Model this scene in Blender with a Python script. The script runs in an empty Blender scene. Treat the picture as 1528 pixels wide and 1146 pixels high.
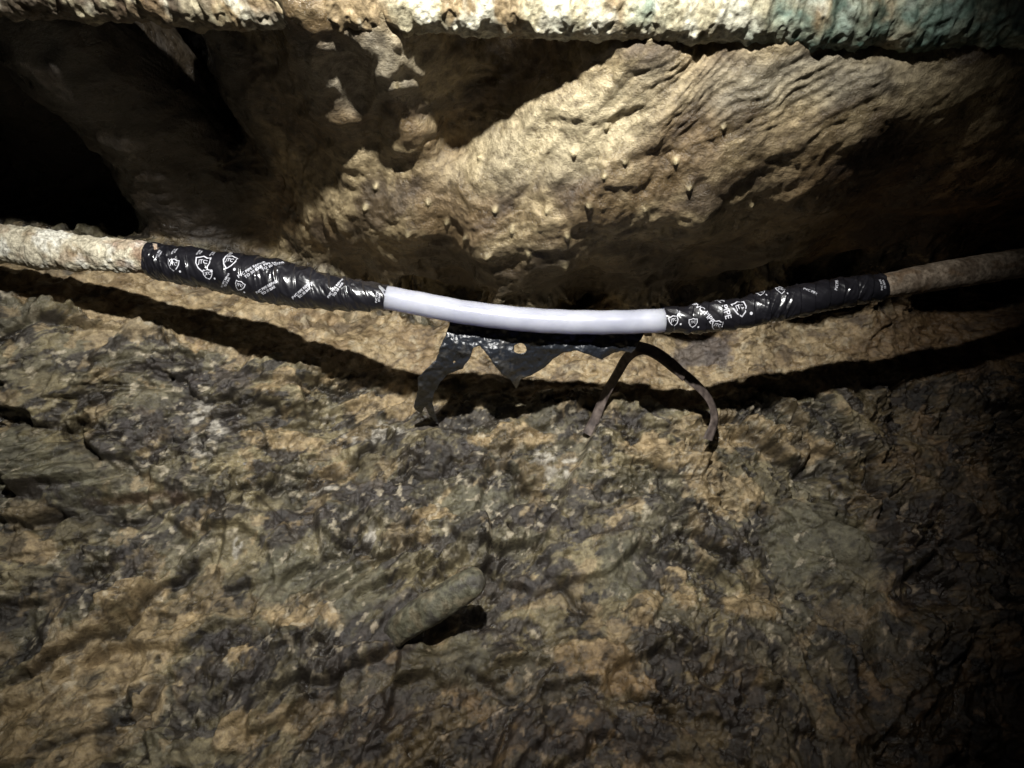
import bpy, math, numpy as np
from mathutils import Vector, Matrix
rng=np.random.RandomState(7)
Z0=1.4
def W(u,v,y):
    return ((u-764)*y/1100.0, y, (573-v)*y/1100.0+Z0)
scene=bpy.context.scene
# ------------------------------------------------------------------ noise
perm=np.concatenate([rng.permutation(256)]*3).astype(np.int32)
ang=rng.rand(256)*2*math.pi
gx,gy=np.cos(ang),np.sin(ang)
R1,R2,R3,R4=rng.rand(256),rng.rand(256),rng.rand(256),rng.rand(256)
g3=rng.randn(256,3); g3/=np.linalg.norm(g3,axis=1,keepdims=True); g3x,g3y,g3z=[np.ascontiguousarray(g3[:,k]) for k in range(3)]
def H(i,j,s):
    return perm[(perm[(i+s*17)&255]+j+s*31)&255]
def perlin(x,y,s=0):
    xi=np.floor(x).astype(np.int32); yi=np.floor(y).astype(np.int32)
    xf=x-xi; yf=y-yi
    a=xf*xf*xf*(xf*(xf*6-15)+10); b=yf*yf*yf*(yf*(yf*6-15)+10)
    def g(i,j,dx,dy):
        h=H(i,j,s); return gx[h]*dx+gy[h]*dy
    n00=g(xi,yi,xf,yf); n10=g(xi+1,yi,xf-1,yf)
    n01=g(xi,yi+1,xf,yf-1); n11=g(xi+1,yi+1,xf-1,yf-1)
    return 1.5*((n00*(1-a)+n10*a)*(1-b)+(n01*(1-a)+n11*a)*b)
def perlin3(x,y,z,s=0):
    xi=np.floor(x).astype(np.int32); yi=np.floor(y).astype(np.int32); zi=np.floor(z).astype(np.int32)
    xf=x-xi; yf=y-yi; zf=z-zi
    a,b,c=[f*f*(3-2*f) for f in(xf,yf,zf)]
    r=0
    for k in(0,1):
        for j in(0,1):
            hb=perm[(perm[(zi+k+s*13)&255]+yi+j)&255]
            for i in(0,1):
                h=perm[(hb+xi+i+s*7)&255]
                wt=(a if i else 1-a)*(b if j else 1-b)*(c if k else 1-c)
                r=r+wt*(g3x[h]*(xf-i)+g3y[h]*(yf-j)+g3z[h]*(zf-k))
    return 1.5*r
def fbm(x,y,o=4,s=0,g=.5):
    r=0;a=1;t=0
    for k in range(o):
        r=r+a*perlin(x*2**k+k*3.7,y*2**k-k*1.9,s+k); t+=a; a*=g
    return r/t*1.3
def fbm3(x,y,z,o=4,s=0,g=.5):
    r=0;a=1;t=0
    for k in range(o):
        r=r+a*perlin3(x*2**k+k*3.7,y*2**k-k*1.9,z*2**k+k*5.1,s+k); t+=a; a*=g
    return r/t*1.3
def ridged(x,y,o=4,s=0):
    r=0;a=1;t=0
    for k in range(o):
        r=r+a*(1-2*np.abs(perlin(x*2**k+k*3.7,y*2**k-k*1.9,s+k))); t+=a; a*=.5
    return r/t
def ridged3(x,y,z,o=3,s=0):
    r=0;a=1;t=0
    for k in range(o):
        r=r+a*(1-2*np.abs(perlin3(x*2**k+k*3.7,y*2**k-k*1.9,z*2**k,s+k))); t+=a; a*=.5
    return r/t
def worley(x,y,s=0):
    xi=np.floor(x).astype(np.int32); yi=np.floor(y).astype(np.int32)
    f1=np.full(x.shape,9.0); f2=np.full(x.shape,9.0)
    idd=np.zeros(x.shape,np.int32); ox=np.zeros(x.shape); oy=np.zeros(x.shape)
    for di in(-1,0,1):
        for dj in(-1,0,1):
            h=H(xi+di,yi+dj,s)
            dx=x-(xi+di+.1+.8*R1[h]); dy=y-(yi+dj+.1+.8*R2[h])
            d=np.sqrt(dx*dx+dy*dy)
            m=d<f1
            f2=np.where(m,f1,np.minimum(f2,d))
            f1=np.where(m,d,f1); idd=np.where(m,h,idd); ox=np.where(m,dx,ox); oy=np.where(m,dy,oy)
    return f1,f2,idd,ox,oy
def sm(e0,e1,x):
    t=np.clip((x-e0)/(e1-e0),0,1); return t*t*(3-2*t)
def blur(a,k):
    for _ in range(k):
        a=.25*np.roll(a,1,0)+.5*a+.25*np.roll(a,-1,0)
        a=.25*np.roll(a,1,1)+.5*a+.25*np.roll(a,-1,1)
    return a
# ------------------------------------------------------------------ rock base surface
cp=[ # u,v,y
(-200,-122,.76),(0,-122,.76),(200,-122,.76),(400,-122,.76),(600,-120,.77),(900,-110,.78),(1200,-105,.79),(1500,-100,.80),(1800,-100,.82),  # unseen ledge above the top pipe, shaped to block lamp light
(-150,-30,1.05),(0,-30,1.03),(300,-30,.98),(540,-20,.90),(760,-30,.95),(1000,-10,.92),(1300,-10,.91),(1600,-10,.93),
(-100,100,1.3),(100,90,1.27),(280,80,1.2),(370,75,1.06),(430,70,.89),(490,65,.855),(560,62,.852),(630,68,.862),(480,115,.915),(560,120,.91),(620,115,.925),(700,75,.94),(780,80,.97),(860,80,.92),(920,78,.875),(1000,85,.87),(1150,90,.86),(1300,95,.86),(1550,110,.88),
(-100,200,1.38),(150,190,1.36),(350,180,1.30),(470,180,1.10),(560,180,1.06),(660,185,1.09),(760,180,1.01),(830,170,.955),(920,170,.94),(1050,180,.93),(1250,190,.92),(1400,190,.94),(1550,200,.99),
(-80,280,1.45),(200,290,1.45),(400,290,1.33),(490,290,1.19),(600,270,1.12),(720,270,1.06),(860,270,1.03),(1000,270,1.01),(1200,270,1.02),(1400,270,1.08),(1550,280,1.14),
(-80,325,1.52),(200,345,1.55),(400,365,1.48),(500,350,1.25),(620,350,1.17),(760,350,1.12),(900,350,1.11),(1050,345,1.11),(1250,325,1.15),(1550,310,1.25),
(550,400,1.35),(700,400,1.2),(850,400,1.2),(1000,395,1.22),
(400,400,1.5),(560,425,1.52),(700,440,1.5),(850,445,1.5),(1000,440,1.5),(1200,400,1.52),(1400,370,1.55),(1600,350,1.6),
(-80,395,1.26),(60,400,1.25),(220,425,1.30),(400,455,1.36),
(-80,450,1.17),(60,460,1.18),(300,500,1.26),(500,520,1.33),(700,510,1.38),(900,520,1.38),(1100,500,1.41),(1300,470,1.46),(1550,440,1.52),
(-80,600,1.17),(200,600,1.22),(500,600,1.30),(750,605,1.35),(1000,600,1.36),(1250,560,1.42),(1550,540,1.47),
(-80,750,1.14),(200,750,1.17),(500,740,1.24),(764,740,1.27),(1000,740,1.30),(1280,740,1.34),(1550,740,1.40),
(-80,920,1.06),(300,920,1.10),(764,920,1.16),(1100,920,1.19),(1550,920,1.26),
(-80,1180,.93),(300,1180,.95),(764,1180,.99),(1200,1180,1.02),(1600,1180,1.08)]
C=np.array([(W(*c)[0],W(*c)[2]-Z0,W(*c)[1]) for c in cp])
ext=np.array([(-2.6,1.4,.8),(0,1.4,.6),(2.6,1.4,.8),(-2.6,.4,1.1),(2.6,.4,1.1),(-2.6,-.3,1.0),(2.6,-.3,1.2),(-2.6,-1.4,.3),(0,-1.4,.4),(2.6,-1.4,.5),(-1.4,1.0,.70),(1.4,1.0,.75),(0,.9,.66),(-1.4,-1.0,.6),(1.4,-1.,.75),(-1.3,.56,.74),(1.3,.56,.8),(-.8,.62,.68),(-.4,.62,.68),(0,.62,.68),(.5,.62,.72),(-.8,.54,.73),(-.55,.54,.73),(-.3,.54,.73),(0,.54,.74)])  # outer rim; the high rows push the unseen light-blocking ledge forward
C=np.vstack([C,ext])
c2=.03**2
def phi(dx,dz): return np.sqrt(dx*dx+dz*dz+c2)
n=len(C)
A=np.zeros((n+3,n+3))
A[:n,:n]=phi(C[:,None,0]-C[None,:,0],C[:,None,1]-C[None,:,1])
A[:n,:n]+=np.eye(n)*-.005
A[:n,n]=1;A[:n,n+1]=C[:,0];A[:n,n+2]=C[:,1];A[n:,:n]=A[:n,n:].T
w=np.linalg.solve(A,np.concatenate([C[:,2],[0,0,0]]))
def base_y(x,z):
    r=w[n]+w[n+1]*x+w[n+2]*z
    for i in range(n): r=r+w[i]*phi(x-C[i,0],z-C[i,1])
    return r
xs=np.concatenate([np.linspace(-2.6,-1.10,40),np.linspace(-1.09,1.09,1000),np.linspace(1.10,2.6,40)])
zs=np.concatenate([np.linspace(-1.4,-.68,25),np.linspace(-.67,.56,700),np.linspace(.565,1.4,40)])
X,Z=np.meshgrid(xs,zs)
Y=base_y(X,Z)
U=764+1100*X/Y; V=573-1100*Z/Y
dYx=np.gradient(Y,xs,axis=1); dYz=np.gradient(Y,zs,axis=0)
NL=np.sqrt(dYx**2+1+dYz**2)
Nx,Ny,Nz=dYx/NL,-1/NL,dYz/NL
S=Z*1.2
wu=fbm(X*5,S*5,4,11)*40+fbm(X*25,S*25,3,15)*16
wv=fbm(X*5,S*5,4,21)*40+fbm(X*25,S*25,3,25)*16
wcu=fbm(X*16,S*16,5,17,.62)*26; wcv=fbm(X*16,S*16,5,27,.62)*26
UW,VW=U+wu,V+wv
crev=np.interp(U,[-400,0,200,400,560,700,850,1000,1200,1400,1900],[320,330,350,380,415,432,438,430,395,365,330])
lower=sm(-14,14,V-crev+wv*.25)
upper=1-lower
def blob(u,v,ru,rv,a=0,soft=.5,k=1.0,crisp=False):
    ca,sa=math.cos(math.radians(a)),math.sin(math.radians(a))
    du,dv=(U+wcu-u,-(V+wcv-v)) if crisp else (U+wu*k-u,-(V+wv*k-v))
    p=(du*ca+dv*sa)/ru; q=(-du*sa+dv*ca)/rv
    return sm(1+soft,1-soft,np.sqrt(p*p+q*q))
nB=fbm(X*14,S*14,5,136,.6); nC=fbm(X*40,S*40,4,141,.6)
mudm=np.zeros(U.shape)
for b in [(120,1000,230,55,32),(40,820,44,26,-15),(455,920,56,20,0),(350,1090,44,30,50),(360,985,28,14,20),(210,1050,60,22,60),(30,1100,120,35,20),(500,700,40,11,10),(420,650,66,16,0),(900,1000,80,30,-20),(1080,730,66,30,-10),(1000,680,76,22,-5),(110,1120,90,30,30),(1130,900,50,24,0),(430,575,46,11,0),(1010,870,22,34,0),(760,660,66,18,0),(1080,640,70,22,-10),(640,770,36,14,0),(180,900,66,16,35),(1180,660,60,26,-20),(960,912,24,30,0),(580,600,60,16,0)]:
    mudm=np.maximum(mudm,blob(*b,.12,1,True)*sm(-.16,-.02,nB+.06))
slate=np.zeros(U.shape)
for b in [(660,690,80,26,-5),(250,650,120,40,10),(560,740,100,24,-15),(450,770,70,22,0),(840,780,110,24,-8),(1000,850,60,40,0),(560,960,130,46,30),(780,860,80,30,0),(330,1000,80,60,30),(1090,790,60,30,0),(1380,830,80,90,0),(300,560,90,26,-10),(560,1080,100,50,20),(620,610,50,14,0),(900,640,60,16,0),(150,860,90,22,30),(760,940,70,24,0),(80,740,80,12,0),(850,1100,160,40,0),(1050,1020,120,50,-20)]:
    slate=np.maximum(slate,blob(*b,.2,1,True)*sm(-.35,-.05,nC))
smooth=np.zeros(U.shape)
for b in [(940,860,34,56,40),(60,705,110,50,-12),(430,860,60,36,20),(530,880,44,60,40),(730,750,60,24,0),(640,1000,110,34,20),(1230,800,80,60,-30),(210,950,60,20,32)]:
    smooth=np.maximum(smooth,blob(*b,.2,1,True))
calm=np.maximum(np.maximum(mudm*.8,smooth*.85),.8*sm(.05,.2,fbm(X*5.5+9,S*5.5,4,58)))
# --- lower rock: broken shale
cc_=np.interp(U,[0,300,600,1000,1500],[410,460,530,540,500]); cw_=np.interp(U,[0,300,600,1000,1500],[30,55,62,70,60])
clay=sm(.0,.3,np.maximum(0,1-np.abs((V+wcv*1.2+wv*.5-cc_)/cw_)))*lower
rough=lower*(1-.85*clay)
lx=X+fbm(X*4,S*4,2,31)*.05+fbm(X*22,S*22,2,33)*.004; ls=S+fbm(X*4,S*4,2,36)*.05+fbm(X*22,S*22,2,38)*.004
t=ls+.4*np.sqrt((lx-.15)**2+.03)
def facet(sc,an,s,tilt=1.):
    f1,f2,i,ox,oy=worley(lx/sc,t/(sc*an),s)
    return (R3[i]-.5)+tilt*((R4[i]-.5)*ox*2.2+(R1[(i+77)&255]-.5)*oy*2.4), f2-f1, i
h1,e1,i1=facet(.20,.75,41); h2,e2,i2=facet(.080,.7,42); h3,e3,i3=facet(.036,.75,43); h4,e4,i4=facet(.014,.8,44)
m2=sm(-.25,.25,fbm(X*4,S*4,3,51)); m3=sm(-.2,.25,fbm(X*7,S*7,3,55)); m4=sm(-.2,.2,fbm(X*9,S*9,3,57))
saw=lambda q:(q-np.floor(q))
q=t/.07+fbm(X*6,S*6,3,61)*1.4
st=saw(q)*sm(0,.16,saw(q))
ca1=1-.8*calm
disp_l=blur(.034*h1+.028*h2*(.35+.65*m2)+.012*(st-.4)*sm(.05,.35,fbm(X*3+5,S*3,3,66)),3)
disp_l+=ca1*(blur(.018*h3*(.25+.75*m3),1)+blur(.008*h4*(.25+.75*m4),1))
disp_l+=.050*fbm(X*3.2,S*3.2,4,71)+.014*fbm(X*12,S*12,3,73)+.011*fbm(X*28,S*28,5,75,.6)*(.5+.5*m3)*(1-.6*calm)+.0038*fbm(X*120,S*120,2,77)*(1-.5*calm)
f1c,f2c,ic,_,_=worley(X/.009+fbm(X*60,S*60,2,79),S/.009,45)
disp_l+=.0045*(1-f1c*1.3)*m4*(R3[ic]>.3)*ca1
disp_l+=.006*mudm
pit=sm(.5,.8,ridged(X*20,S*20,4,78)); disp_l-=.008*pit*m3*ca1
disp_c=.014*fbm(X*7,S*9,4,81)+.006*fbm(X*26,S*40,5,84)-.008*sm(.6,.9,ridged(X*9,S*14,3,86))+.0015*fbm(X*90,S*120,3,88)
disp_lower=disp_l*rough/np.maximum(lower,1e-3)+disp_c*clay
# --- upper rock: flowstone
ca,sa=math.cos(math.radians(24)),math.sin(math.radians(24))
w1=fbm3(X*5,Y*5,Z*5,3,91)*.06; w2=fbm3(X*5,Y*5,Z*5,3,94)*.06
al=(X+w1)*ca+(Z+w2)*sa; ac=-(X+w1)*sa+(Z+w2)*ca
rt=sm(950,1150,U)
patch=sm(300,420,U)*sm(720,640,U)*sm(200,140,V)
shade_ledge=sm(-40,-90,V)  # mask of the added out-of-frame ledge that blocks the lamp
disp_u=.026*(1-.6*patch)*(1-.7*shade_ledge)*fbm3(al*4,ac*8,Y*4,4,104)+.007*(ridged3(al*6,ac*16,Y*8,2,101)-.4)*(1-.8*rt)+.0055*fbm3(al*16,ac*34,Y*22,3,108)*(1-.5*rt)
disp_u+=.0032*ridged3(al*22,ac*40,Y*22,2,110)*(1-.6*rt)+.0014*fbm3(X*100,Y*70,Z*100,2,112)
rp=np.maximum(sm(230,90,np.hypot((UW-1120)*.75,(VW-150)*1.9)),sm(100,40,np.hypot((UW-590),(VW-95)*1.2)))
rp=np.maximum(rp,.4*sm(170,60,np.hypot((UW-600)*.6,(VW-330)*1.6)))
rip=np.sin((ac-.12*Y)*2*math.pi/.0095+fbm(X*9,Z*9,3,115)*7)
disp_u+=.0008*rip*rp
drips=[(740,312),(818,310),(856,226),(1030,272),(765,338),(700,352),(668,330),(905,190),(934,236),(960,300),(640,300),(590,122),(545,310),(720,236),(880,300),(1008,236),(1080,190),(790,372),(838,386),(730,376),(1120,300),(985,340),(610,345),(560,280),(845,345),(905,255),(1000,64),(968,60)]
for (a,b) in drips:
    disp_u+=.007*np.exp(-(((U-a)/4.2)**2+((V-b)/5.0)**2))
disp=disp_lower*lower+disp_u*upper
UC,VC=U+fbm(X*18,S*18,3,121)*18,V+fbm(X*18,S*18,3,125)*18
def polyd(pts):
    d=np.full(U.shape,1e9); side=np.zeros(U.shape)
    for (a,b),(c,e) in zip(pts[:-1],pts[1:]):
        vx,vy=c-a,e-b; L=vx*vx+vy*vy
        tt=np.clip(((UC-a)*vx+(VC-b)*vy)/L,0,1)
        px,py=UC-(a+tt*vx),VC-(b+tt*vy)
        dd=np.hypot(px,py); m=dd<d
        d=np.where(m,dd,d); side=np.where(m,np.sign(vx*py-vy*px),side)
    return d,side
cracks=[([(0,1005),(60,985),(110,960),(200,900),(285,838)],.026),([(120,650),(165,690),(215,705)],.018),
([(0,768),(110,772),(220,760),(270,742)],.02),([(1300,680),(1330,760),(1355,835),(1420,875)],.026),
([(1040,805),(1080,820),(1122,856)],.028),([(420,1028),(520,1000),(610,950)],.022),([(840,868),(880,905)],.018),
([(0,905),(80,880),(150,840)],.014),([(980,700),(1010,760),(985,830)],.014),
([(350,730),(430,720),(520,700),(560,660)],.018),([(1420,800),(1480,790),(1528,830)],.02),([(60,1120),(180,1060),(250,1000)],.014),
([(430,575),(520,580),(560,560)],.012),([(500,800),(560,830),(620,820)],.014),([(0,620),(90,640),(150,640)],.016),([(700,1000),(760,1040),(880,1020)],.012),([(250,560),(330,600),(420,610)],.018),([(600,700),(700,690),(800,720)],.014),([(1120,640),(1200,700),(1260,690)],.016)]
ck=np.zeros(U.shape); cd_=np.zeros(U.shape)
for pts,a in cracks:
    d,sd=polyd(pts)
    cd_-=a*np.exp(-(d/5.)**2)*lower*.8
    cd_-=a*np.exp(-(d/45.)**2)*lower*np.where(sd>0,1,-.5)*.6
    ck=np.maximum(ck,np.exp(-(d/6.)**2))
disp+=blur(cd_,2)
for (u,v,ru,rv,a,hh) in [(165,672,55,16,-35,.020),(215,720,60,18,10,.018),(70,700,90,42,-15,.02),(560,650,60,24,10,.015),(960,912,22,28,0,.014),(350,650,50,26,0,.015),(450,600,60,20,5,.015),(640,690,36,28,0,.016),(1060,640,40,22,0,.012),(1390,830,40,30,0,.018),(1470,850,45,30,10,.02),(1085,832,50,7,-30,.014)]:
    disp+=hh*blob(u,v,ru,rv,a,.25,.25)*lower
disp-=.014*blob(690,868,70,28,30,.4,.3)*lower
PX,PY,PZ=X+Nx*disp,Y+Ny*disp,Z+Nz*disp+Z0
PU=764+1100*PX/PY; PV=573-1100*(PZ-Z0)/PY
def rock_y(u,v):
    d=(PU-u)**2+(PV-v)**2; i=np.argpartition(d.ravel(),12)[:12]
    return float(PY.ravel()[i].mean())
# ------------------------------------------------------------------ rock colour (albedo, some shade and falloff painted in)
def col(r,g,b): return np.array([r,g,b])
def mix(c,d,m): return c*(1-m[...,None])+d*m[...,None]
nA=fbm(X*6,S*6,5,131); nD=fbm(lx*14,t*24,5,146,.6)
col_l=np.ones(U.shape+(3,))*col(.180,.152,.088)
col_l=mix(col_l,col(.118,.105,.068),sm(-.1,.12,nA))
col_l=mix(col_l,col(.050,.043,.034),sm(.06,.18,nD))
col_l=mix(col_l,col(.28,.215,.125),sm(.16,.24,-nB)*.7)
col_l*= (0.55+.9*R3[(i2+13)&255])[...,None]**.8
col_l*= (0.62+.76*R4[(i3+53)&255])[...,None]**.8
col_l=mix(col_l,col(.115,.107,.070)*(1+.5*nC[...,None]),smooth*.85)
col_l=mix(col_l,col(.042,.036,.034)*(1+.7*nC[...,None]),slate*.85)
col_l=mix(col_l,col(.33,.248,.138)*(1+.5*nC[...,None]),mudm*.92)
for b in [(300,640,28,40,0),(352,812,9,16,10),(745,1055,20,10,10),(720,1080,20,8,30),(560,800,20,14,0),(490,720,18,6,0),(1250,732,12,8,0),(840,690,40,12,10),(560,640,50,14,0),(705,830,8,6,0),(500,615,14,6,0),(110,815,9,6,0)]:
    col_l=mix(col_l,col(.46,.43,.37),blob(*b,.3,1,True)*sm(.0,.15,nC+.05)*.8)
sp=sm(.30,.38,fbm(X*60,S*60,3,151))*sm(-.1,.2,nA+nB)
col_l=mix(col_l,col(.48,.42,.31),sp*.65)
col_l=mix(col_l,col(.022,.018,.014),np.maximum(sm(.10,.0,e2)*m2*.4,np.maximum(sm(.12,.0,e3)*m3*.4*ca1,ck*.75)))
col_l=mix(col_l,col(.025,.02,.015),sm(.26,.42,fbm(X*33,S*40,4,155,.6))*.8*(1-.5*calm))
col_l=mix(col_l,col(.028,.022,.017),pit*m3*.6*ca1)
col_l=mix(col_l,col(.12,.07,.042),blob(210,742,60,7,0,.5,.5)*.5)
ccl=np.ones(U.shape+(3,))*col(.35,.268,.155)
ccl=mix(ccl,col(.25,.18,.10),sm(-.1,.3,nB)); ccl=mix(ccl,col(.12,.088,.055),sm(.12,.32,nD)*.8)
ccl=mix(ccl,col(.42,.36,.25),sm(.2,.35,nC)*.6)
ccl=mix(ccl,col(.10,.085,.08),blob(1050,520,46,26,0,.2,1,True)*.85)
col_l=mix(col_l,ccl,clay)
col_l=mix(col_l,col_l*col(.56,.46,.40),sm(1150,1450,U+wu))  # lamp falloff towards the right painted into the colour
col_l=mix(col_l,col_l*col(.55,.47,.40),sm(860,1080,V+wv)*sm(280,600,U))  # lamp falloff towards the bottom, painted in as well
col_u=np.ones(U.shape+(3,))*col(.34,.268,.155)
col_u=mix(col_u,col(.16,.112,.058),sm(-.12,.24,fbm3(al*5,ac*9,Y*6,4,161)))
col_u=mix(col_u,col(.065,.045,.028),sm(.0,.3,fbm3(al*8,ac*20,Y*10,4,165))*.85)
col_u=mix(col_u,col(.49,.42,.27),blob(850,190,150,60,25,.6)*.75)
col_u=mix(col_u,col(.42,.38,.29),blob(530,90,100,55,0,.5)*.6)
col_u=mix(col_u,col(.40,.36,.26),blob(1200,120,160,45,10,.5)*.5)
col_u=mix(col_u,col(.04,.03,.02),blob(820,420,420,44,0,.6)*.85)  # shade of the crevice painted as a dark band
col_u=mix(col_u,col_u*col(.55,.42,.32),sm(1050,1350,U+wu)*sm(160,280,V+wv))  # beam falloff at upper right painted into the flowstone
col_u=mix(col_u,col(.017,.013,.010),sm(440,340,U+wu)*.95)  # shadow of the upper-left hollow deepened by near-black colour
for (a,b) in drips:
    col_u=mix(col_u,col(.5,.42,.25),np.exp(-(((U-a)/4)**2+((V-b)/5.0)**2)))
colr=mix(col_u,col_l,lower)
# ------------------------------------------------------------------ mesh helpers
def grid_mesh(name,P,colors=None,wrapj=False):
    ni,nj=P.shape[:2]
    idx=np.arange(ni*nj).reshape(ni,nj)
    if wrapj:
        a=idx[:-1,:]; b=np.roll(idx,-1,1)[:-1,:]; c=np.roll(idx,-1,1)[1:,:]; d=idx[1:,:]
    else:
        a=idx[:-1,:-1]; b=idx[:-1,1:]; c=idx[1:,1:]; d=idx[1:,:-1]
    q=np.stack([a,b,c,d],-1).reshape(-1,4)
    me=bpy.data.meshes.new(name)
    me.vertices.add(ni*nj); me.vertices.foreach_set('co',P.reshape(-1).astype(np.float32))
    me.loops.add(q.size); me.loops.foreach_set('vertex_index',q.reshape(-1).astype(np.int32))
    me.polygons.add(len(q)); me.polygons.foreach_set('loop_start',np.arange(0,q.size,4,dtype=np.int32))
    me.polygons.foreach_set('use_smooth',np.ones(len(q),bool))
    me.update(calc_edges=True)
    if colors is not None:
        at=me.color_attributes.new('tint','FLOAT_COLOR','POINT')
        cc=np.ones((ni*nj,4),np.float32); cc[:,:3]=np.clip(colors.reshape(-1,3),0,1); at.data.foreach_set('color',cc.reshape(-1))
    ob=bpy.data.objects.new(name,me); scene.collection.objects.link(ob)
    return ob
def newmat(name):
    m=bpy.data.materials.new(name); m.use_nodes=True
    return m,m.node_tree.nodes,m.node_tree.links,m.node_tree.nodes['Principled BSDF']
def rock_mat(name,scale=60,bump=.5,r0=.35,r1=.8,dist=.002,spec=.5):
    m,N,L,B=newmat(name)
    tc=N.new('ShaderNodeTexCoord')
    n1=N.new('ShaderNodeTexNoise'); n1.inputs['Scale'].default_value=scale; n1.inputs['Detail'].default_value=6; n1.inputs['Roughness'].default_value=.7
    n3=N.new('ShaderNodeTexNoise'); n3.inputs['Scale'].default_value=scale*.25; n3.inputs['Detail'].default_value=3
    for q in(n1,n3): L.new(tc.outputs['Object'],q.inputs['Vector'])
    at=N.new('ShaderNodeAttribute'); at.attribute_name='tint'
    r=N.new('ShaderNodeValToRGB'); r.color_ramp.elements[0].position=.3; r.color_ramp.elements[0].color=(.30,.27,.23,1); r.color_ramp.elements[1].position=.7; r.color_ramp.elements[1].color=(1.7,1.7,1.7,1)
    L.new(n1.outputs['Fac'],r.inputs['Fac'])
    mx=N.new('ShaderNodeMix'); mx.data_type='RGBA'; mx.blend_type='MULTIPLY'; mx.inputs[0].default_value=1
    L.new(at.outputs['Color'],mx.inputs[6]); L.new(r.outputs['Color'],mx.inputs[7])
    L.new(mx.outputs[2],B.inputs['Base Color'])
    mr=N.new('ShaderNodeMapRange'); mr.inputs[1].default_value=.35; mr.inputs[2].default_value=.65; mr.inputs[3].default_value=r0; mr.inputs[4].default_value=r1
    L.new(n3.outputs['Fac'],mr.inputs[0]); L.new(mr.outputs[0],B.inputs['Roughness'])
    bp=N.new('ShaderNodeBump'); bp.inputs['Strength'].default_value=bump; bp.inputs['Distance'].default_value=dist
    L.new(n1.outputs['Fac'],bp.inputs['Height']); L.new(bp.outputs['Normal'],B.inputs['Normal'])
    B.inputs['Specular IOR Level'].default_value=spec
    return m
rock=grid_mesh('cave_rock_wall',np.stack([PX,PY,PZ],-1),colr)
rock.data.materials.append(rock_mat('wet_cave_rock',75,1.,.16,.6,.006,.65))

# ------------------------------------------------------------------ tube sweeps
def catmull(pts,m):
    pts=np.array(pts,float); k=len(pts)
    e=np.vstack([2*pts[0]-pts[1],pts,2*pts[-1]-pts[-2]])
    ts=np.linspace(0,k-1-1e-9,m); i=np.floor(ts).astype(int); f=(ts-i)[:,None]
    p0,p1,p2,p3=e[i],e[i+1],e[i+2],e[i+3]
    return .5*((2*p1)+(-p0+p2)*f+(2*p0-5*p1+4*p2-p3)*f**2+(-p0+3*p1-3*p2+p3)*f**3)
class Path:
    def __init__(s,pts):
        r=[(*W(u,v,y),th*.5*y/1100) for u,v,y,th in pts]
        c=catmull(r,4000); d=np.r_[0,np.cumsum(np.linalg.norm(np.diff(c[:,:3],axis=0),axis=1))]
        s.c=c; s.d=d; s.L=d[-1]; s.us=764+1100*c[:,0]/c[:,1]
    def at(s,q):
        return np.stack([np.interp(q,s.d,s.c[:,k]) for k in range(4)],-1)
    def s_of_u(s,u): return float(np.interp(u,s.us,s.d))
    def surf(s,q,th,extra):
        c=s.at(q); c2=s.at(q+.004); c1=s.at(q-.004)
        T=(c2-c1)[...,:3]; T/=np.linalg.norm(T,axis=-1,keepdims=True)
        up=np.cross(np.array([0,-1.,0]),T)
        up/=np.linalg.norm(up,axis=-1,keepdims=True)
        up=np.where(up[...,2:3]<0,-up,up)
        fr=np.cross(T,up); fr=np.where(fr[...,1:2]>0,-fr,fr)
        R=(c[...,3]+extra)[...,None]
        return c[...,:3]+R*(np.cos(th)[...,None]*fr+np.sin(th)[...,None]*up)
main=Path([(-330,345,1.1,62),(-150,352,1.1,62),(0,364,1.1,60),(120,376,1.1,56),(222,387,1.1,48),(240,391,1.1,48),(300,400,1.1,53),(360,411,1.1,60),(410,420,1.1,62),(450,429,1.1,58),(500,437,1.1,48),(540,441,1.1,42),(575,444,1.1,36),(640,456,1.1,36),(700,467,1.1,36),(800,478,1.1,36.5),(900,481,1.1,36),(992,478,1.1,36),(1050,474,1.105,40),(1100,468,1.11,44),(1150,457,1.115,45),(1200,447,1.12,44),(1260,436,1.13,41),(1312,428,1.14,38),(1400,412,1.17,44),(1528,392,1.2,46),(1700,365,1.24,48),(1900,345,1.28,48)])
def sweep(name,path,u0,u1,ns,nt,fn,colfn=None):
    s0,s1=path.s_of_u(u0),path.s_of_u(u1)
    q,th=np.meshgrid(np.linspace(s0,s1,ns),np.linspace(0,2*math.pi,nt,endpoint=False),indexing='ij')
    ex=fn(q,th)
    P=path.surf(q,th,ex)
    return grid_mesh(name,P,colfn(q,th,ex) if colfn else None,wrapj=True)
def cyl(q,th,k):
    return q*k, np.abs(((th/math.pi+0.5)%2)-1)*k*.06
def crust(amp,seed):
    def f(q,th):
        a,b=cyl(q,th,1)
        lump=fbm(q*14,b*14,4,seed)*1.2+fbm(q*55,b*55,4,seed+4)*.7+fbm(q*160,b*160,2,seed+8)*.25
        return amp*lump
    return f
def crustcol(seed,base,dark,pale,rust,rk=.8):
    def f(q,th,ex):
        a,b=cyl(q,th,1)
        c=np.ones(q.shape+(3,))*np.array(base)
        c=mix(c,np.array(dark),sm(.0,.4,fbm(q*18,b*18,5,seed)))
        c=mix(c,np.array(pale),sm(.0,.35,fbm(q*30+7,b*30,5,seed+3)))
        c=mix(c,np.array(rust),sm(.15,.4,fbm(q*22+17,b*40,5,seed+6))*rk)
        return c
    return f
pp=bpy.data.objects.new('repaired_water_pipe',None); scene.collection.objects.link(pp); pp.location=(0,1.1,Z0+.1)
def child(o,p):
    o.parent=p; o.matrix_parent_inverse=Matrix.Translation(-Vector(p.location))
ccf=crustcol(211,(.60,.55,.42),(.34,.27,.17),(.80,.78,.68),(.27,.17,.10),.5)
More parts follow.
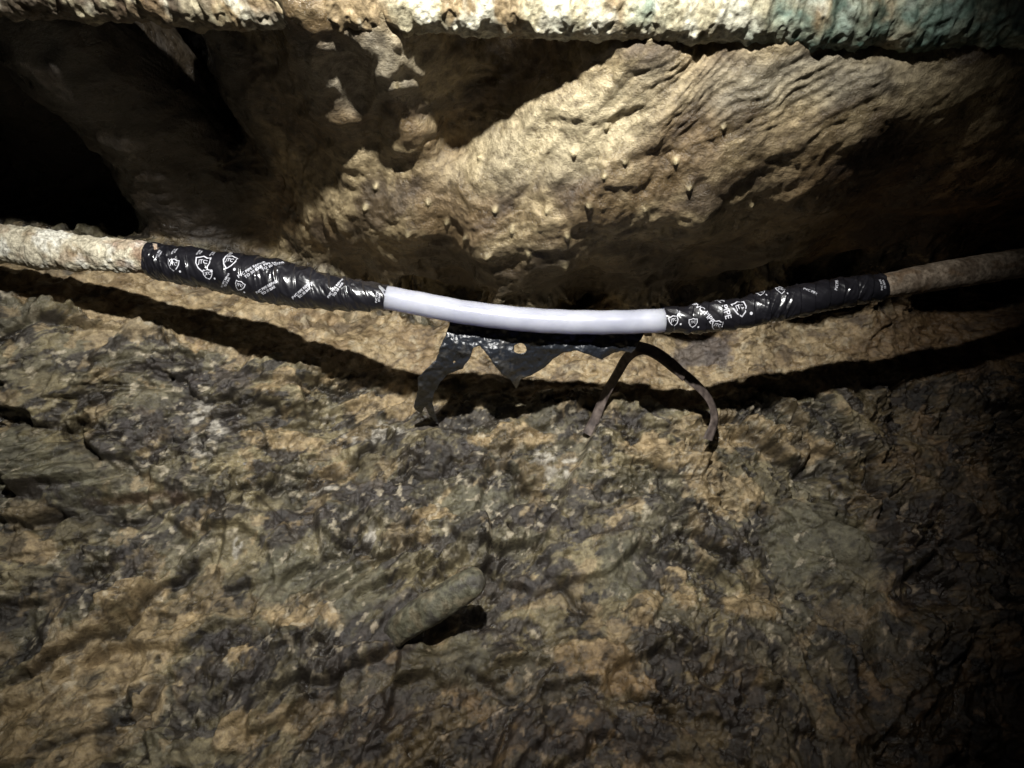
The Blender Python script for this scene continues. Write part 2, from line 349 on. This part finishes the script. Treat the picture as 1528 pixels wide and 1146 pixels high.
def nearcol(q,th,ex):
    c=ccf(q,th,ex); u=np.interp(q,main.d,main.us)
    a,b=cyl(q,th,1)
    return mix(c,np.array([.27,.14,.10]),sm(190,225,u+fbm(q*40,b*60,3,219)*45)*.5)
o=sweep('old_pipe_near_section',main,-320,240,480,150,lambda q,th:crust(.0048,201)(q,th)-.0008,nearcol)
o.data.materials.append(rock_mat('crusted_pipe_scale',160,.9,.5,.85,.004,.4)); child(o,pp)
o=sweep('old_pipe_far_section',main,1295,1890,420,128,lambda q,th:crust(.0012,221)(q,th)-.001,crustcol(231,(.22,.175,.13),(.14,.105,.075),(.30,.24,.18),(.15,.10,.06)))  # pipe tones and rust, painted darker for the beam falloff
o.data.materials.append(rock_mat('old_pipe_dimmed',160,.5,.5,.85,.002,.4)); child(o,pp)
# milky translucent tube
o=sweep('clear_tube_section',main,560,1004,220,96,lambda q,th:0*q+.00025*np.sin(q*150+th))
m,N,L,B=newmat('milky_polyethylene_tube')
tc=N.new('ShaderNodeTexCoord'); nz=N.new('ShaderNodeTexNoise'); nz.inputs['Scale'].default_value=16; nz.inputs['Detail'].default_value=6; L.new(tc.outputs['Object'],nz.inputs['Vector'])
cr=N.new('ShaderNodeValToRGB'); cr.color_ramp.elements[0].color=(.36,.37,.44,1); cr.color_ramp.elements[1].color=(.46,.47,.535,1); cr.color_ramp.elements[0].position=.35; cr.color_ramp.elements[1].position=.65
L.new(nz.outputs['Fac'],cr.inputs['Fac']); L.new(cr.outputs['Color'],B.inputs['Base Color'])
B.inputs['Roughness'].default_value=.25; B.inputs['Specular IOR Level'].default_value=.6; B.inputs['Subsurface Weight'].default_value=1.; B.inputs['Subsurface Radius'].default_value=(.045,.045,.055); B.inputs['Subsurface Scale'].default_value=1; B.inputs['Coat Weight'].default_value=.6; B.inputs['Coat Roughness'].default_value=.1
o.data.materials.append(m); child(o,pp)
# tape
def tapefn(pitch,seed,sgn):
    def f(q,th):
        ph=(q/pitch+sgn*th/(2*math.pi)+.12*np.sin(2*th+seed)+fbm(q*20,np.cos(th)*1.0,2,seed)*.2)
        s_=saw(ph)
        b=np.cos(th)*.018; b2=np.sin(th)*.018
        lump=fbm(q*35+b2*40,b*50,3,seed+2)*.0026
        wr=ridged((q*1.0+b2*.9*sgn)*55,(b-b2*.5)*60+q*30,2,seed+5)*.0024
        act=sm(-.2,.3,fbm(q*14,b*30,2,seed+8))
        return .0012+.0022*(s_-.5)*sm(0,.08,s_)+lump+wr*act
    return f
tl=tapefn(.026,301,1); tr=tapefn(.024,341,-1)
mt,N,L,B=newmat('black_repair_tape')
tc=N.new('ShaderNodeTexCoord'); nz=N.new('ShaderNodeTexNoise'); nz.inputs['Scale'].default_value=40; nz.inputs['Detail'].default_value=2; nz.inputs['Distortion'].default_value=1.5; L.new(tc.outputs['Object'],nz.inputs['Vector'])
cr=N.new('ShaderNodeValToRGB'); cr.color_ramp.elements[0].color=(.005,.005,.007,1); cr.color_ramp.elements[1].color=(.017,.016,.020,1); L.new(nz.outputs['Fac'],cr.inputs['Fac']); L.new(cr.outputs['Color'],B.inputs['Base Color'])
bp=N.new('ShaderNodeBump'); bp.inputs['Strength'].default_value=.4; bp.inputs['Distance'].default_value=.004; L.new(nz.outputs['Fac'],bp.inputs['Height']); L.new(bp.outputs['Normal'],B.inputs['Normal'])
B.inputs['Roughness'].default_value=.3; B.inputs['Specular IOR Level'].default_value=.9; B.inputs['Coat Weight'].default_value=1.; B.inputs['Coat Roughness'].default_value=.12
o=sweep('tape_wrap_a',main,223,577,700,140,tl); o.data.materials.append(mt); child(o,pp)
o=sweep('tape_wrap_b',main,990,1313,640,140,tr); o.data.materials.append(mt); child(o,pp)
mw,N,L,B=newmat('white_print_ink')
nz=N.new('ShaderNodeTexNoise'); nz.inputs['Scale'].default_value=300; cr=N.new('ShaderNodeValToRGB'); cr.color_ramp.elements[0].color=(.5,.5,.55,1); cr.color_ramp.elements[1].color=(.75,.75,.8,1); L.new(nz.outputs['Fac'],cr.inputs['Fac']); L.new(cr.outputs['Color'],B.inputs['Base Color']); B.inputs['Roughness'].default_value=.4
def textmesh(body,size):
    cu=bpy.data.curves.new('t','FONT'); cu.body=body; cu.size=size; cu.align_x='CENTER'; cu.align_y='CENTER'; cu.resolution_u=2; cu.offset=size*.012
    ob=bpy.data.objects.new('t',cu); scene.collection.objects.link(ob)
    bpy.context.view_layer.update()
    me=bpy.data.meshes.new_from_object(ob)
    v=np.array([x.co[:2] for x in me.vertices]).reshape(-1,2); f=[tuple(p.vertices) for p in me.polygons]
    bpy.data.objects.remove(ob); bpy.data.meshes.remove(me)
    return v,f
T_jtc=textmesh('JTC',.0085); T_pvc=textmesh('PVC PIPE REPAIR\nTO 30 BAR',.0054); T_nb=textmesh('PVC PIPE',.006); T_sm=textmesh('PVC PIPE\n10 BAR',.0042)
def shield():
    o=[(-.5,.42),(-.25,.42),(0,.52),(.25,.42),(.5,.42),(.48,0),(.3,-.35),(0,-.6),(-.3,-.35),(-.48,0)]
    o=np.array(o)*.018; i=o*.84; v=np.vstack([o,i]); n_=len(o)
    f=[(k,(k+1)%n_,n_+(k+1)%n_,n_+k) for k in range(n_)]
    tv,tf=T_jtc; tv=tv*[.78,.85]+[0,.0012]; b=len(v)
    v=np.vstack([v,tv]); f=f+[tuple(j+b for j in q) for q in tf]
    k=np.linspace(0,2*math.pi,8,endpoint=False); d=np.stack([np.cos(k),np.sin(k)],1)*.0018+[.011,-.009]; b=len(v)
    v=np.vstack([v,d]); f=f+[tuple(range(b,b+8))]
    return v,f
SH=shield()
LV=[];LF=[]
def label(shape,u,v,rot,sc=1.,fn=None):
    vv,ff=shape; s0=main.s_of_u(u); c=main.at(np.array([s0]))[0]
    vc=573-(c[2]-Z0)*1100/c[1]; off=(vc-v)*c[1]/1100
    th0=math.asin(max(-.95,min(.95,off/c[3])))
    a=math.radians(rot); p=vv*sc
    x=p[:,0]*math.cos(a)-p[:,1]*math.sin(a); y=p[:,0]*math.sin(a)+p[:,1]*math.cos(a)
    q=s0+x; th=th0+y/(c[3]+.001)
    pos=main.surf(q,th,fn(q,th)+.0006)
    b=sum(len(k) for k in LV); LV.append(pos); LF.extend([tuple(j+b for j in f) for f in ff])
for u,v,r,s in [(272,399,0,.9),(313,397,8,1.25),(350,395,-5,1.15),(323,413,15,.8),(371,429,-20,.8)]: label(SH,u,v,r,s,tl)
for u,v,r,s in [(268,379,90,.8),(302,380,92,.8),(320,381,90,.8),(248,384,86,.8),(345,384,80,.7)]: label(T_sm,u,v,r,s,tl)
for u,v,r,s in [(386,408,45,1.25),(408,400,42,1.2),(412,434,38,1.1),(462,438,48,1.05),(508,434,60,1.),(350,424,65,.8)]: label(T_pvc,u,v,r,s*.9,tl)
label(T_sm,568,446,88,1.,tl)
for u,v,r,s in [(1000,480,10,.8),(1027,483,0,.75),(1062,486,-15,.9),(1096,463,5,1.25),(1135,440,-25,.75),(1162,437,-15,.75)]: label(SH,u,v,r,s,tr)
for u,v,r,s in [(1044,468,-55,1.8),(1074,457,-80,2.1),(1200,438,-40,.9),(1240,428,60,.9)]: label(T_nb,u,v,r,s,tr)
for u,v,r,s in [(1303,428,90,1.),(1008,470,85,.7)]: label(T_sm,u,v,r,s,tr)
me=bpy.data.meshes.new('tape_printing'); me.from_pydata(np.vstack(LV).tolist(),[],LF); me.update()
o=bpy.data.objects.new('tape_printing',me); scene.collection.objects.link(o); o.data.materials.append(mw); child(o,pp)

# ------------------------------------------------------------------ upper crusted pipe
top=Path([(-700,-52,.85,105),(-300,-40,.85,105),(0,-34,.85,105),(200,-24,.85,104),(400,-14,.85,104),(700,-8,.85,106),(1000,2,.85,108),(1250,10,.85,108),(1528,12,.85,104),(1900,10,.85,104),(2300,0,.85,104)])
def topf(q,th):
    a,b=cyl(q,th,1)
    e=fbm(q*9,b*9,4,401)*.006+fbm(q*45,b*45,5,405)*.0035+fbm(q*130,b*130,3,409)*.0016
    e=e+.0025*sm(.3,.7,ridged(q*40,b*60,2,412))
    k=sm(.9,1.6,np.abs(((th+math.pi/2+math.pi)%(2*math.pi))-math.pi))
    return e+np.maximum(0,fbm(q*32,b*8,3,415))*.006*(1-k)
def topc(q,th,ex):
    a,b=cyl(q,th,1)
    u=np.interp(q,top.d,top.us)
    c=np.ones(q.shape+(3,))*np.array([.41,.37,.25])
    c=mix(c,np.array([.24,.18,.10]),sm(-.05,.25,fbm(q*14,b*14,5,421)))
    c=mix(c,np.array([.55,.53,.42]),sm(.0,.3,fbm(q*25,b*25,5,424)))
    g=sm(880,1250,u+fbm(q*8,b*30,4,427)*320)
    c=mix(c,np.array([.11,.20,.17]),g*sm(-.2,.2,fbm(q*12,b*26,5,430))*.85)
    c=mix(c,np.array([.04,.08,.06]),g*sm(.05,.3,fbm(q*22,b*36,4,432))*.8)
    c=mix(c,np.array([.34,.37,.28]),g*sm(.0,.3,fbm(q*30,b*50,4,433))*.5)
    c=mix(c,np.array([.10,.065,.035]),sm(.15,.42,fbm(q*20+3,b*30,5,436))*.75*sm(700,300,u)+0*q)
    d=sm(460,270,u+fbm(q*20,b*20,3,438)*120)
    c=mix(c,np.array([.08,.055,.035]),d*sm(-.4,.0,fbm(q*30,b*30,4,441))*.92)
    return c
o=sweep('mineral_crusted_pipe',top,-650,2250,1500,220,topf,topc)
o.data.materials.append(rock_mat('mineral_crust',120,.8,.4,.8,.003,.5))

# ------------------------------------------------------------------ bracket
def bracket():
    yb=1.1
    outer=[(598,455),(640,452),(760,462),(880,474),(968,468),(965,490),(952,512),(942,526),(928,522),(912,527),(898,536),(884,530),(862,522),(842,524),(826,534),(812,547),(795,558),(778,564),(770,578),(762,565),(748,557),(738,542),(726,526),(716,514),(706,518),(700,534),(690,549),(670,556),(657,568),(647,584),(644,600),(652,630),(641,618),(634,604),(628,616),(618,608),(625,580),(625,564),(637,550),(652,538),(658,518),(666,500),(674,478),(640,466)]
    k=np.linspace(0,2*math.pi,14,endpoint=False)
    hole=[(776+11*math.cos(a),520+9*math.sin(a)) for a in k]
    h2=[(678+4*math.cos(a),540+3*math.sin(a)) for a in k]
    cu=bpy.data.curves.new('b','CURVE'); cu.dimensions='2D'; cu.fill_mode='BOTH'; cu.extrude=.006; cu.bevel_depth=.0012
    for pl in(outer,hole,h2):
        sp=cu.splines.new('POLY'); sp.points.add(len(pl)-1); sp.use_cyclic_u=True
        for p,(u,v) in zip(sp.points,pl):
            x,_,z=W(u,v,yb); p.co=(x,z-Z0,0,1)
    ob=bpy.data.objects.new('b',cu); scene.collection.objects.link(ob)
    md=ob.modifiers.new('r','REMESH'); md.mode='VOXEL'; md.voxel_size=.0013
    bpy.context.view_layer.update()
    dg=bpy.context.evaluated_depsgraph_get()
    me=bpy.data.meshes.new_from_object(ob.evaluated_get(dg))
    bpy.data.objects.remove(ob)
    co=np.zeros(len(me.vertices)*3,np.float32); me.vertices.foreach_get('co',co); co=co.reshape(-1,3).astype(float)
    x,z,d=co[:,0],co[:,1],co[:,2]
    v=573-z*1000
    y=1.127+np.interp(v,[480,520,548,575,630],[0,.012,.035,.075,.19])+d+(.006*fbm(x*18,z*18,3,501)+.010*np.sin(x*45))*sm(500,550,v)+.005*fbm(x*60,z*60,3,505)
    k=y/yb
    out=np.stack([(x+.0018*fbm(x*90,z*90,3,507))*k,y,(z+.0012*fbm(x*90,z*90,3,509))*k+Z0],-1)
    me.vertices.foreach_set('co',out.reshape(-1).astype(np.float32))
    me.polygons.foreach_set('use_smooth',np.ones(len(me.polygons),bool)); me.update()
    ob=bpy.data.objects.new('pipe_hanger_bracket',me); scene.collection.objects.link(ob)
    m,N,L,B=newmat('tarred_black_metal')
    tc=N.new('ShaderNodeTexCoord'); nz=N.new('ShaderNodeTexNoise'); nz.inputs['Scale'].default_value=30; nz.inputs['Detail'].default_value=8; nz.inputs['Roughness'].default_value=.6; L.new(tc.outputs['Object'],nz.inputs['Vector'])
    cr=N.new('ShaderNodeValToRGB'); cr.color_ramp.elements[0].color=(.018,.021,.028,1); cr.color_ramp.elements[0].position=.55; cr.color_ramp.elements[1].color=(.16,.15,.135,1); cr.color_ramp.elements[1].position=.75
    L.new(nz.outputs['Fac'],cr.inputs['Fac']); L.new(cr.outputs['Color'],B.inputs['Base Color'])
    bp=N.new('ShaderNodeBump'); bp.inputs['Strength'].default_value=.7; bp.inputs['Distance'].default_value=.008; L.new(nz.outputs['Fac'],bp.inputs['Height']); L.new(bp.outputs['Normal'],B.inputs['Normal'])
    B.inputs['Roughness'].default_value=.33; B.inputs['Specular IOR Level'].default_value=1.
    me.materials.clear(); me.materials.append(m)
    return ob
bracket()
# ------------------------------------------------------------------ strap
def ribbon(name,pts,width,thick=.0012):
    c=catmull([(*W(u,v,y),tw) for u,v,y,tw in pts],160)
    T=np.gradient(c[:,:3],axis=0); T/=np.linalg.norm(T,axis=1,keepdims=True)
    side=np.cross(T,np.array([0,-1.,0])); side/=np.linalg.norm(side,axis=1,keepdims=True)
    nrm=np.cross(side,T)
    a=np.radians(c[:,3])[:,None]
    S_=side*np.cos(a)+nrm*np.sin(a); N_=-side*np.sin(a)+nrm*np.cos(a)
    prof=[(-.5,-.5),(-.25,-.6),(0,-.62),(.25,-.6),(.5,-.5),(.5,.5),(.25,.6),(0,.62),(-.25,.6),(-.5,.5)]
    P=np.stack([c[:,:3]+S_*width*p[0]+N_*thick*p[1] for p in prof],1)
    return grid_mesh(name,P,None,wrapj=True)
st_=bpy.data.objects.new('rubber_strap',None); scene.collection.objects.link(st_); st_.location=(.22,1.25,Z0+.05)
m,N,L,B=newmat('dirty_brown_rubber')
tc=N.new('ShaderNodeTexCoord'); nz=N.new('ShaderNodeTexNoise'); nz.inputs['Scale'].default_value=90; nz.inputs['Detail'].default_value=6; L.new(tc.outputs['Object'],nz.inputs['Vector'])
cr=N.new('ShaderNodeValToRGB'); cr.color_ramp.elements[0].color=(.055,.042,.038,1); cr.color_ramp.elements[0].position=.35; cr.color_ramp.elements[1].color=(.19,.15,.13,1); cr.color_ramp.elements[1].position=.7
L.new(nz.outputs['Fac'],cr.inputs['Fac']); L.new(cr.outputs['Color'],B.inputs['Base Color']); B.inputs['Roughness'].default_value=.5
for nm,p in [('strap_loop',[(876,648,1.30,10),(888,625,1.295,20),(898,600,1.285,35),(908,580,1.27,40),(922,556,1.25,40),(934,536,1.23,30),(948,524,1.212,15),(965,522,1.205,0),(985,532,1.215,-10),(1008,550,1.23,0),(1030,566,1.25,15),(1050,585,1.27,30),(1062,604,1.28,35),(1066,628,1.285,25),(1056,656,1.29,10)]),
             ('strap_tail',[(905,500,1.16,0),(925,508,1.18,10),(950,516,1.195,15),(975,524,1.20,5),(1000,541,1.21,-5),(1022,562,1.235,10)])]:
    o=ribbon(nm,p,.0175); o.data.materials.append(m); child(o,st_)

# ------------------------------------------------------------------ half-buried slab in the foreground
yr=[rock_y(u,v) for u,v in [(600,935),(655,900),(710,865)]]
cen=[(575,955,yr[0]+.02,1.),(610,928,yr[0]-.012,1.),(650,903,min(yr[1],yr[0])-.026,1.),(690,878,min(yr)-.030,1.),(722,858,min(yr)-.034,1.)]
c=catmull([(*W(u,v,y),k) for u,v,y,k in cen],90)
T=np.gradient(c[:,:3],axis=0); T/=np.linalg.norm(T,axis=1,keepdims=True)
sd=np.cross(T,np.array([0,-1.,0])); sd/=np.linalg.norm(sd,axis=1,keepdims=True); nr=np.cross(sd,T)
k=np.linspace(0,2*math.pi,48,endpoint=False)
sx=np.sign(np.cos(k))*np.abs(np.cos(k))**.6; sy=np.sign(np.sin(k))*np.abs(np.sin(k))**.7
tt=np.linspace(0,1,90); env=np.sqrt(np.clip(1-((tt-.5)/.5)**8,0.0,1)); wd_=(.020+.003*np.sin(tt*3))*env; hd=.022*env
G=c[:,None,:3]+sd[:,None,:]*(wd_[:,None]*sx[None])[...,None]+nr[:,None,:]*(hd[:,None]*sy[None])[...,None]
nn=fbm3(G[...,0]*30,G[...,1]*30,G[...,2]*30,5,601,.6)*.0045
G=G+nn[...,None]*(sd[:,None,:]*sx[None,:,None]+nr[:,None,:]*sy[None,:,None])
cs=np.ones(G.shape)*np.array([.105,.100,.068]); n5=fbm3(G[...,0]*40,G[...,1]*40,G[...,2]*40,4,607,.6)
cs=mix(cs,np.array([.055,.05,.04]),sm(0,.3,n5)); cs=mix(cs,np.array([.17,.14,.09]),sm(.05,.3,-n5)*.6)
o=grid_mesh('stone_slab',G,cs,wrapj=True); o.data.materials.append(rock_mat('slab_shale',90,.7,.3,.7,.004,.5))

# ------------------------------------------------------------------ world, headlamp, camera
wd=bpy.data.worlds.new('World'); scene.world=wd; wd.use_nodes=True
wd.node_tree.nodes['Background'].inputs[0].default_value=(.8,.85,1,1); wd.node_tree.nodes['Background'].inputs[1].default_value=.004
ld=bpy.data.lights.new('headlamp','SPOT'); ld.energy=142; ld.spot_size=math.radians(81); ld.spot_blend=1.; ld.shadow_soft_size=.014; ld.color=(1,.985,.94)
lo=bpy.data.objects.new('headlamp',ld); scene.collection.objects.link(lo); lo.location=(-.02,0,.6+Z0)
tgt=Vector((-.13,1.25,.13+Z0)); lo.rotation_euler=(tgt-lo.location).to_track_quat('-Z','Y').to_euler()
cd=bpy.data.cameras.new('camera'); cd.lens=36*1.1/1.528; cd.sensor_width=36; cd.clip_start=.01; cd.clip_end=100
co=bpy.data.objects.new('camera',cd); scene.collection.objects.link(co); co.location=(0,0,Z0); co.rotation_euler=(math.radians(90),0,0)
scene.camera=co
scene.view_settings.view_transform='Standard'; scene.view_settings.look='None'; scene.view_settings.exposure=0
